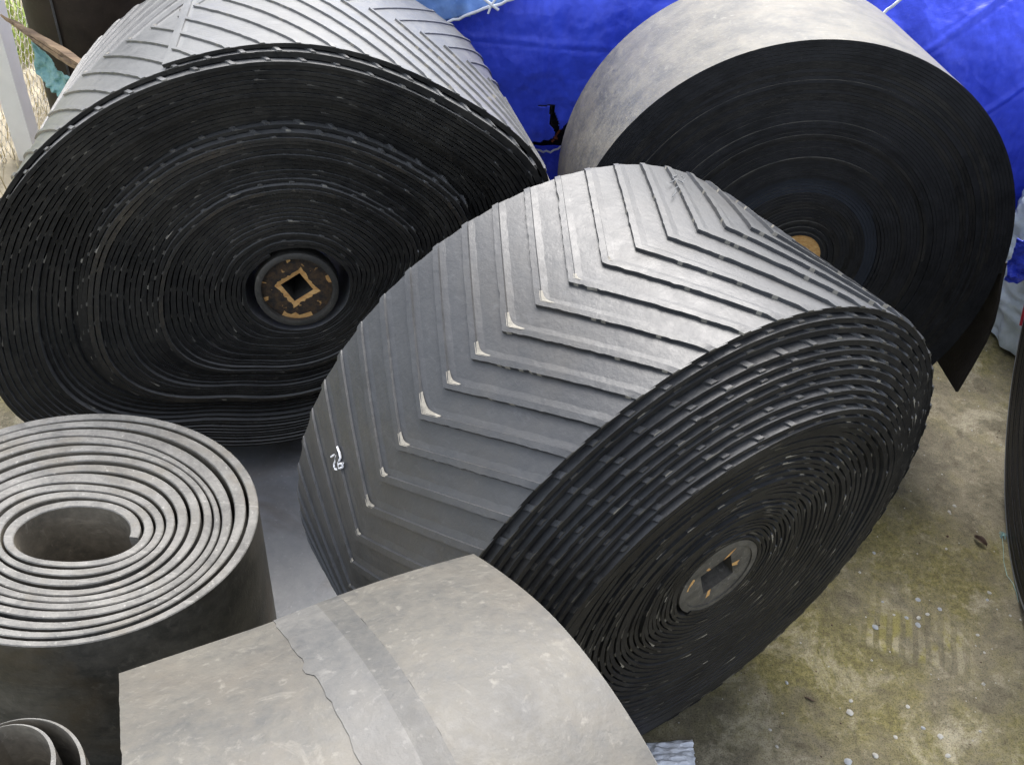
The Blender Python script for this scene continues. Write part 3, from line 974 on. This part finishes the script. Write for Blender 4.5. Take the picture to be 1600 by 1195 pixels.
def pix(zx, zy, y):
    p = on_y(600 + zx / 4.427, zy / 4.427, y); return (p[0], p[2])
RIP = [pix(x, y, 3.27) for x, y in ((1060, 735), (1140, 731), (1178, 733), (1172, 775), (1188, 815), (1207, 850), (1203, 885), (1216, 905), (1300, 820), (1330, 900), (1250, 1060),
       (985, 1060), (985, 985), (1010, 990), (1040, 978), (1075, 984), (1100, 968), (1135, 972), (1165, 955), (1180, 938), (1172, 912), (1155, 880), (1135, 858), (1143, 810), (1138, 770), (1140, 745), (1060, 741))]
def rip(x, y, z):
    if y > 3.40 or z > .65 or x < -.1: return False
    x += .003 * mnoise.noise((x * 120, z * 120, 2)); z += .003 * mnoise.noise((x * 120, z * 120, 9))
    c = False; n = len(RIP); j = n - 1
    for i in range(n):
        if (RIP[i][1] > z) != (RIP[j][1] > z) and x < (RIP[j][0] - RIP[i][0]) * (z - RIP[i][1]) / (RIP[j][1] - RIP[i][1]) + RIP[i][0]: c = not c
        j = i
    return c


cloth('tarp', [(3.27, .40), (3.28, .7), (3.31, .95), (3.42, 1.12), (3.65, 1.2)], -.62, 1.0, 340, M['tarp'], .016, 1.7, rip, .012, .006,
      'torn royal blue tarp between the two big rolls, ripped low at right', 'blue tarps behind the rolls',
      bands=[((-.6, .80), (1.0, .815)), ((.03, .35), (-.02, 1.3))], band_h=.35)
cloth('tarp', [(4.35, .02), (4.36, .6), (4.4, 1.0), (4.6, 1.1)], -2.2, -.70, 120, M['tarp'], .03, 5.7, None, .01, .02,
      'sliver of blue tarp between the dark brown roll and the largest roll', 'blue tarps behind the rolls')
cloth('tarp', [(3.34, .02), (3.36, .25), (3.38, .40)], -.6, .9, 150, M['tarp_right'], .03, 8.1, None, .01, .02,
      'lower dark blue tarp showing under the torn ragged hem', 'blue tarps behind the rolls')
def px2(a, b, y):
    p = on_y(a, b, y); return (p[0], p[2])
cloth('tarp', [(3.22, .02), (3.24, .6), (3.30, .95), (3.45, 1.14), (3.75, 1.2)], 1.03, 2.3, 260, M['tarp_right'], .022, 4.4, None, .01, .012,
      'deep blue creased tarp behind the smooth roll, at upper right', 'blue tarps behind the rolls',
      bands=[(px2(1460, 74, 3.3), px2(1560, 0, 3.4)), (px2(1540, 182, 3.24), px2(1600, 138, 3.27))])
# pale folded corner of tarp and its cord, top centre
pl_ = on_y(690, 38, 3.24); pr_ = on_y(800, 0, 3.24); slope = (pr_[2] - pl_[2]) / (pr_[0] - pl_[0])
cloth('tarp', [(3.225, .62), (3.23, .8), (3.25, .98), (3.36, 1.17), (3.6, 1.26)], -.75, -.06, 90, M['tarp_light'], .03, 12.3,
      lambda x, y, z: z < pl_[2] + slope * (x - pl_[0]) and x > pl_[0] - .05 or z < .75, .01, .035, 'pale shiny folded tarp corner behind the largest roll, beside a white cord', 'blue tarps behind the rolls')
m = MB()
pts = [on_y(690 + (810 - 690) * q, 38 - 42 * q, 3.205) + rng.normal(0, .002, 3) for q in np.linspace(0, 1, 14)]
m.tube(pts, .005, 6)
kn = on_y(768, 8, 3.2)
m.tube([kn + np.array([-.03, 0, .02]), kn, kn + np.array([.025, 0, -.015])], .005, 6)
m.tube([kn + np.array([-.01, 0, -.03]), kn, kn + np.array([.02, 0, .03])], .004, 6)
tag(m.obj('cord', M['cord']), 'white knotted cord tying the pale tarp corner at top centre', 'cord')
m = MB()
pts = [on_y(1380 + 34 * q, 22 - 28 * q, 3.17) + rng.normal(0, .002, 3) for q in np.linspace(0, 1, 6)]
m.tube(pts, .005, 6)
tag(m.obj('cord', M['cord']), 'short white cord on the blue tarp just right of the smooth roll top', 'cord')
m = MB()
pts = [on_y(826 + 50 * q, 229 + 9 * math.sin(q * 3.0), 3.325) + rng.normal(0, .002, 3) for q in np.linspace(0, 1, 10)]
m.tube(pts, .004, 6)
tag(m.obj('cord', M['cord']), 'thin pale cord under the ragged hem of the torn tarp', 'cord')

# the dark coils under the tarps (seen through the tear and below the hem)
def hidden_roll(x, y, R, W, label):
    root = thing('covered_roll', label, 'belt roll', frame_matrix(np.array([x, y, 0.0]), *axes(0, 0)), 'rolls of conveyor belt in the yard')
    r_ = Roll(lambda th: R * np.stack([np.cos(th), np.sin(th)], -1) + np.array([0, R]), lambda th: .09 * np.stack([np.cos(th), np.sin(th)], -1) + np.array([0, R]),
              30, math.radians(-60), W, .8, interp_off([(0, 0), (1, 0)], .003, 6), -1, 64)
    r_.build('belt', [M['brown'], M['edge_a'], M['edge_a']], root)
hidden_roll(.02, 3.98, .52, 1.1, 'dark coil hidden under the torn blue tarp, glimpsed through the tear')
m = MB()
q0 = on_y(868, 214, 3.33)
for k in range(3):
    m.tube([q0 + np.array([.010 * rng.normal(), .01 * rng.normal(), .012 * rng.normal()]) for _ in range(3)], .004, 5)
tag(m.obj('rust_scrap', plain('rusty_orange', (.30, .085, .03), .8)), 'rusty orange scrap showing at the foot of the tear in the tarp', 'scrap')

# silver tarp bundle at the right edge
def bundle():
    V = []; F = []; na, nh = 150, 110
    c0 = np.array([2.17, 2.95])
    for j in range(nh):
        t_ = j / (nh - 1)
        z_ = .02 + 1.05 * t_
        R_ = .40 * (1 + .10 * math.sin(t_ * 2.6)) * (1 - .25 * sm(np.array((t_ - .8) / .2)))
        for i in range(na):
            th = 2 * math.pi * i / na
            w = .014 * math.sin(th * 17 + 2.2 * math.sin(z_ * 5) + 1.5 * mnoise.noise((math.cos(th) * 2, math.sin(th) * 2, z_ * 2)))
            r_ = R_ + w + .05 * fbm(math.cos(th), math.sin(th), z_ * .8, 1.6)
            # horizontal crumples
            r_ += .030 * abs(mnoise.noise((th * 2.5, z_ * 9, 3))) + .016 * abs(mnoise.noise((th * 7.0, z_ * 24, 9))) - .02
            V.append((c0[0] + r_ * math.cos(th), c0[1] + r_ * math.sin(th), z_))
    for j in range(nh - 1):
        for i in range(na):
            F.append((j*na+i, j*na+(i+1) % na, (j+1)*na+(i+1) % na, (j+1)*na+i))
    F.append(tuple((nh-1)*na + i for i in range(na)))
    return mesh_obj('tarp_bundle', V, F, M['tarp_silver'], None, True, None, 70)
tag(bundle(), 'crumpled silver grey tarp bundle at the right edge behind the black roll', 'tarp')

q0, q1 = on_y(1590, 372, 2.50), on_y(1602, 440, 2.50)
V = []; n = 14
for j in range(26):
    for i in range(n):
        s_, t_ = i/(n-1), j/25
        V.append((q0[0] + .02 * t_ + .16 * s_, q0[1] + .03 * mnoise.noise((s_*3, t_*4, 1)) + .012 * mnoise.noise((s_*9, t_*9, 4)), q0[2] + (q1[2]-q0[2]) * t_ + .012 * mnoise.noise((s_*6, 0, 8))))
o = mesh_obj('tarp', V, [(j*n+i, j*n+i+1, (j+1)*n+i+1, (j+1)*n+i) for j in range(25) for i in range(n-1)], M['tarp_right'])
md = o.modifiers.new('thickness', 'SOLIDIFY'); md.thickness = .002
tag(o, 'scrap of blue tarp against the silver bundle, at the right edge', 'tarp', 'blue tarps behind the rolls')

# ------------------------------------------------------------------ upper left: upright brown roll, plank, teal tarp, fence
cU = np.array([-1.71, 3.55])
rootU = thing('belt_roll', 'dark brown upright roll behind the largest roll, beside the plank', 'belt roll', Matrix.Translation((cU[0], cU[1], 0)), 'rolls of conveyor belt in the yard')
U_ = Roll(lambda th: .25 * np.stack([np.cos(th), np.sin(th)], -1), lambda th: .07 * np.stack([np.cos(th), np.sin(th)], -1), 12, math.radians(-100), 1.25, .85,
          lambda u, th, w: .625 + .006 * (hashn(np.floor(w), 3) - .5), -1, 72)
U_.build('belt', [M['brown'], M['edge_d'], M['brown']], rootU)

pa, pb = on_y(2, 24, 3.24), on_y(140, 112, 2.98)
dv = pb - pa; Lp = np.linalg.norm(dv); dv /= Lp
sv = np.cross(dv, (0, 0, 1.0)); sv /= np.linalg.norm(sv); uv = np.cross(sv, dv)
m = MB()
nseg = 16; V = []
for i in range(nseg):
    t_ = i / (nseg - 1)
    wv = .013 * (.25 + .75 * min(1, t_ * 2.2)) ; hv = .016 * (.2 + .8 * min(1, t_ * 1.6))
    o_ = pa + dv * Lp * t_
    for (a_, b_) in ((-1, -1), (1, -1), (1, -.1), (.55, .05), (1, .25), (.8, 1), (-1, 1)):
        V.append(o_ + sv * (wv * a_ + .002 * rng.normal()) + uv * (hv * b_ + .002 * rng.normal()))
V = [tuple(v_) for v_ in V]
m.add(V, [(i*7+j, i*7+(j+1) % 7, (i+1)*7+(j+1) % 7, (i+1)*7+j) for i in range(nseg-1) for j in range(7)] + [tuple(range(7))[::-1], tuple((nseg-1)*7+j for j in range(7))])
tag(m.obj('plank', M['wood'], None, True, 25), 'split weathered wooden stake leaning across the dark upright roll', 'plank')

# teal tarp scrap under the stake
corners = [on_y(52, 62, 3.20), on_y(128, 116, 3.02), on_y(96, 150, 3.05), on_y(62, 110, 3.18)]
n = 40; V = []
for j in range(n):
    for i in range(n):
        s_, t_ = i/(n-1), j/(n-1)
        p = (corners[0]*(1-s_) + corners[1]*s_)*(1-t_) + (corners[3]*(1-s_) + corners[2]*s_)*t_
        sag = -.03 * math.sin(s_ * math.pi) * (1 - t_)
        d = .03 * fbm(p[0]*3, p[1]*3, p[2]*3, 3.0) + .012 * mnoise.noise((s_*9, t_*3, 2))
        V.append((p[0], p[1] + d - .02, p[2] + sag))
o = mesh_obj('tarp', V, [(j*n+i, j*n+i+1, (j+1)*n+i+1, (j+1)*n+i) for j in range(n-1) for i in range(n-1)], M['tarp_teal'])
md = o.modifiers.new('thickness', 'SOLIDIFY'); md.thickness = .002
tag(o, 'crumpled teal tarp scrap hanging beneath the wooden stake', 'tarp')

# fence
FX0, FY0, FX1, FY1 = -2.06, 1.9, -2.34, 6.4
rootFence = thing('wire_fence', 'chicken wire fence on a white post along the grassy verge', 'fence', Matrix.Translation((FX0, FY0, 0)))
pb_ = on_z(48, 240, 0)
for k, (x, y) in enumerate([(pb_[0] - FX0, pb_[1] - FY0), (pb_[0] - FX0 - .15, pb_[1] - FY0 + 2.2)]):
    m = MB()
    w = .044
    V = []
    for z_ in (-.05, .3, .7, 1.1, 1.5):
        for a_, b_ in ((-1, -1), (1, -1), (1, 1), (-1, 1)):
            V.append((x + a_*w + .003*rng.normal(), y + b_*w + .003*rng.normal(), z_))
    m.add(V, [(i*4+j, i*4+(j+1) % 4, (i+1)*4+(j+1) % 4, (i+1)*4+j) for i in range(4) for j in range(4)] + [(16, 17, 18, 19)])
    m.obj('post', M['white_post'], rootFence, True, 30)
m = MB()
cell = .042; Lf = math.hypot(FX1-FX0, FY1-FY0); du = np.array([(FX1-FX0)/Lf, (FY1-FY0)/Lf])
nc, nr = int(Lf / cell), 26
def fp(i, j, k):
    """twisted strand positions of a hexagonal net"""
    u_ = (i + .5 * (j % 2)) * cell; z_ = .0 + j * cell * .9 + k
    b = .02 * mnoise.noise((u_*1.5, z_*1.5, 4))
    return np.array([du[0]*u_ - .07 + b, du[1]*u_ + b, z_ + .008*mnoise.noise((u_*5, z_*5, 1))])
def wire(a_, b_, r=.0019):
    t_ = b_ - a_; s1 = np.cross(t_, (1.0, 0.2, 0)); s1 /= np.linalg.norm(s1); s2 = np.cross(t_, s1); s2 /= np.linalg.norm(s2)
    ring = [s1 * r, (-.5*s1 + .87*s2) * r, (-.5*s1 - .87*s2) * r]
    m.add([a_ + q for q in ring] + [b_ + q for q in ring], [(0, 1, 4, 3), (1, 2, 5, 4), (2, 0, 3, 5)])
for j in range(nr):
    for i in range(nc):
        lo, hi = fp(i, j, -.010), fp(i, j, .010)
        wire(lo, hi, .0026)
        if j < nr - 1:
            if j % 2: wire(hi, fp(i, j+1, -.010)); wire(hi, fp(i+1, j+1, -.010))
            else: wire(hi, fp(i, j+1, -.010)); wire(hi, fp(i-1, j+1, -.010))
o = m.obj('wire_mesh', M['wire'], rootFence, True, 80); o['kind'] = 'stuff'

# grass
def grass(name, nb, x0, x1, y0, y1, hgt, clump, label, mat, wid=.006):
    V = []; F = []
    cnt = 0
    while cnt < nb:
        x, y = rng.uniform(x0, x1), rng.uniform(y0, y1)
        if mnoise.noise((x * clump, y * clump, 7)) < rng.uniform(-.35, .35): continue
        cnt += 1
        h_ = hgt * rng.uniform(.4, 1.3); a_ = rng.uniform(0, 2*math.pi); ln = rng.uniform(.2, .9) * h_
        dx_, dy_ = math.cos(a_), math.sin(a_); wx, wy = -dy_ * wid, dx_ * wid
        b0 = len(V)
        V += [(x - wx, y - wy, -.02), (x + wx, y + wy, -.02), (x + dx_*ln*.35 - wx*.8, y + dy_*ln*.35 - wy*.8, h_*.6), (x + dx_*ln*.35 + wx*.8, y + dy_*ln*.35 + wy*.8, h_*.6), (x + dx_*ln, y + dy_*ln, h_)]
        F += [(b0, b0+1, b0+3, b0+2), (b0+2, b0+3, b0+4)]
    tag(mesh_obj(name, V, F, mat, None, False), label, 'grass', kind='stuff')
grass('grass', 24000, -6.0, -2.55, 2.0, 8.5, .20, .9, 'bright yellow green grass growing behind the wire fence', M['grass'])
m_dry = plain('dry_straw', (.58, .50, .32), .8, .2)
grass('dry_grass', 6000, -6.0, -2.10, 1.5, 8.5, .10, 1.4, 'dry straw coloured grass along the foot of the fence', m_dry, .003)

# ------------------------------------------------------------------ small things on the floor
def blob(r, sq, seed, name, mat, loc, label, cat, group=None):
    rn = np.random.default_rng(seed)
    V = []; nl, na = 5, 9
    rot = rn.uniform(0, math.pi); ex = rn.uniform(.65, 1.0)
    for j in range(nl):
        t_ = math.pi * j / (nl - 1)
        for i in range(na):
            a_ = 2*math.pi*i/na
            q = 1 + rn.normal(0, .09)
            x, y, z_ = r*q*math.sin(t_)*math.cos(a_), ex*r*q*math.sin(t_)*math.sin(a_), sq*r*math.cos(t_)
            V.append((x*math.cos(rot)-y*math.sin(rot), x*math.sin(rot)+y*math.cos(rot), z_))
    F = [(j*na+i, j*na+(i+1) % na, (j+1)*na+(i+1) % na, (j+1)*na+i) for j in range(nl-1) for i in range(na)]
    o = mesh_obj(name, V, [f[::-1] for f in F], mat, None, True, None, 50)
    o.location = (loc[0], loc[1], loc[2] + sq*r*.55)
    return tag(o, label, cat, group)


def z2(x, y): return (1200 + x / 2.415, 700 + y / 2.415)
pebs = [((403, 676), 1.5, 1), ((475, 629), .7, 0), ((602, 627), 1.0, 0), ((568, 641), 1.2, 0), ((522, 640), .9, 1), ((565, 572), 1.2, 1), ((432, 580), .7, 1), ((565, 668), 1.4, 1),
        ((308, 997), 1.5, 0), ((527, 975), .9, 0), ((404, 1160), 1.3, 0), ((312, 953), 1.0, 0), ((650, 1088), 1.2, 0), ((678, 1160), 1.2, 0), ((703, 219), 1.1, 0), ((683, 240), .9, 0),
        ((827, 573), .8, 1), ((835, 546), 1.1, 0), ((816, 771), .6, 0), ((302, 1184), 1.6, 1), ((585, 1056), 1.0, 1), ((70, 885), .9, 1), ((8, 1062), .8, 0), ((33, 1125), .8, 0), ((481, 1090), .9, 0), ((656, 99), .5, 0), ((648, 608), 1.0, 1), ((790, 705), .9, 0), ((400, 396), .9, 1), ((672, 380), .8, 0)]
marks = {'the curled brown leaf': on_z(1531, 847), 'the tiny dark twig': on_z(*z2(158, 948)), 'the teal thread tuft': on_z(*z2(884, 332)), 'the white plastic scrap': on_z(1083, 1165),
         'the yellow lichen streaks': on_z(1420, 985), 'the bottom right corner': on_z(1590, 1185), 'the underside of the central roll': on_z(1330, 905)}
words = ['nearest', 'second nearest', 'third nearest', 'fourth nearest', 'fifth nearest', 'sixth nearest', 'seventh nearest', 'eighth nearest', 'ninth nearest', 'tenth nearest']
near = {}
for k, ((x, y), s_, c_) in enumerate(pebs):
    p = on_z(*z2(x, y))
    nm = min(marks, key=lambda q: np.linalg.norm(marks[q] - p))
    near.setdefault((nm, c_), []).append((float(np.linalg.norm(marks[nm] - p)), k))
rank = {k: (nm, i) for (nm, c_), L_ in near.items() for i, (_, k) in enumerate(sorted(L_))}
for k, ((x, y), s_, c_) in enumerate(pebs):
    nm, i = rank[k]
    blob(.0062 * s_, .45, 100 + k, 'pebble', M['pebble_grey' if c_ else 'pebble'], on_z(*z2(x, y)),
         ('small blue grey pebble ' if c_ else 'small whitish pebble ') + words[i] + ' to ' + nm, 'pebble', 'blue grey pebbles on the concrete' if c_ else 'white pebbles on the concrete')
# grit: nobody could count it
m = MB()
for _ in range(700):
    x, y = rng.uniform(.3, 2.3), rng.uniform(.6, 2.9)
    r_ = abs(rng.normal(0, .0016)) + .0010
    m.add([(x-r_, y, .0005), (x, y-r_, .0005), (x+r_, y, .0005), (x, y+r_, .0005), (x, y, r_*1.1)], [(0, 1, 4), (1, 2, 4), (2, 3, 4), (3, 0, 4)], int(rng.random() < .35))
tag(m.obj('grit', [M['pebble'], M['leaf']], None, False), 'fine grit scattered over the concrete at right', 'grit', kind='stuff')

# leaf
lf = on_z(1531, 847)
m = MB(); V = []
for j in range(9):
    t_ = j/8; w = .010 * math.sin(math.pi * min(1, t_*.94 + .03))
    for i in (-1, -.5, 0, .5, 1):
        V.append(((t_-.5)*.042, i*w, .004 + .010*abs(i)**1.5 + .004*math.sin(t_*3)))
m.add(V, [(j*5+i, j*5+i+1, (j+1)*5+i+1, (j+1)*5+i) for j in range(8) for i in range(4)])
o = m.obj('leaf', M['leaf']); o.location = lf; o.rotation_euler = (.2, 0, math.radians(-52))
md = o.modifiers.new('thickness', 'SOLIDIFY'); md.thickness = .001
tag(o, 'curled dry brown leaf on the concrete near the right edge', 'leaf')
lf = on_z(*z2(158, 948))
m = MB(); m.tube([(-.014, .006, .002), (-.006, .002, .004), (.003, -.003, .003), (.012, -.004, .002)], [.0008, .0022, .0022, .0006], 6)
o = m.obj('twig', M['leaf']); o.location = lf
tag(o, 'tiny dark twig on the concrete below the central roll', 'twig')
# teal thread tuft
c0 = on_z(*z2(884, 332))
m = MB()
for _ in range(26):
    d = rng.normal(0, 1, 2); d /= np.linalg.norm(d)
    L_ = rng.uniform(.006, .017)
    m.tube([c0 + np.array([0, 0, .004]), c0 + np.array([d[0]*L_*.6, d[1]*L_*.6, .010]), c0 + np.array([d[0]*L_, d[1]*L_, .003])], .0007, 4)
pts = [on_z(*z2(x, y), .003) for x, y in ((884, 335), (888, 380), (890, 430), (902, 480), (925, 510), (938, 545), (945, 580))]
m.tube(pts, .0007, 4)
tag(m.obj('thread_tuft', M['teal_thread']), 'frayed teal thread tuft on the concrete beside the black roll', 'thread')

# white woven plastic scrap beside the nearest roll
ca, cb, cc, cd = on_z(985, 1158, .02), on_z(1083, 1150, .02), on_z(1088, 1235, .02), on_z(985, 1235, .02)
n = 44; V = []
for j in range(n):
    for i in range(n):
        s_, t_ = i/(n-1), j/(n-1)
        p = (ca*(1-s_) + cb*s_)*(1-t_) + (cd*(1-s_) + cc*s_)*t_
        d = .010*abs(mnoise.noise((s_*1.5, t_*7, 2))) + .006*mnoise.noise((s_*6, t_*14, 5)) + .02*math.sin(t_*2.4)
        rg = .006*mnoise.noise((t_*30, 3, 0)) if i == n-1 else 0
        V.append((p[0] + rg, p[1], .006 + max(0, d)))
idx = [1 if (j/(n-1) > .80 and i/(n-1) > .2) else 0 for j in range(n-1) for i in range(n-1)]
o = mesh_obj('plastic_sack', V, [(j*n+i, (j+1)*n+i, (j+1)*n+i+1, j*n+i+1) for j in range(n-1) for i in range(n-1)], [M['sack'], M['tarp']], None, True, idx)
md = o.modifiers.new('thickness', 'SOLIDIFY'); md.thickness = .001
tag(o, 'crumpled white woven plastic scrap on the floor beside the nearest roll', 'plastic sheet')
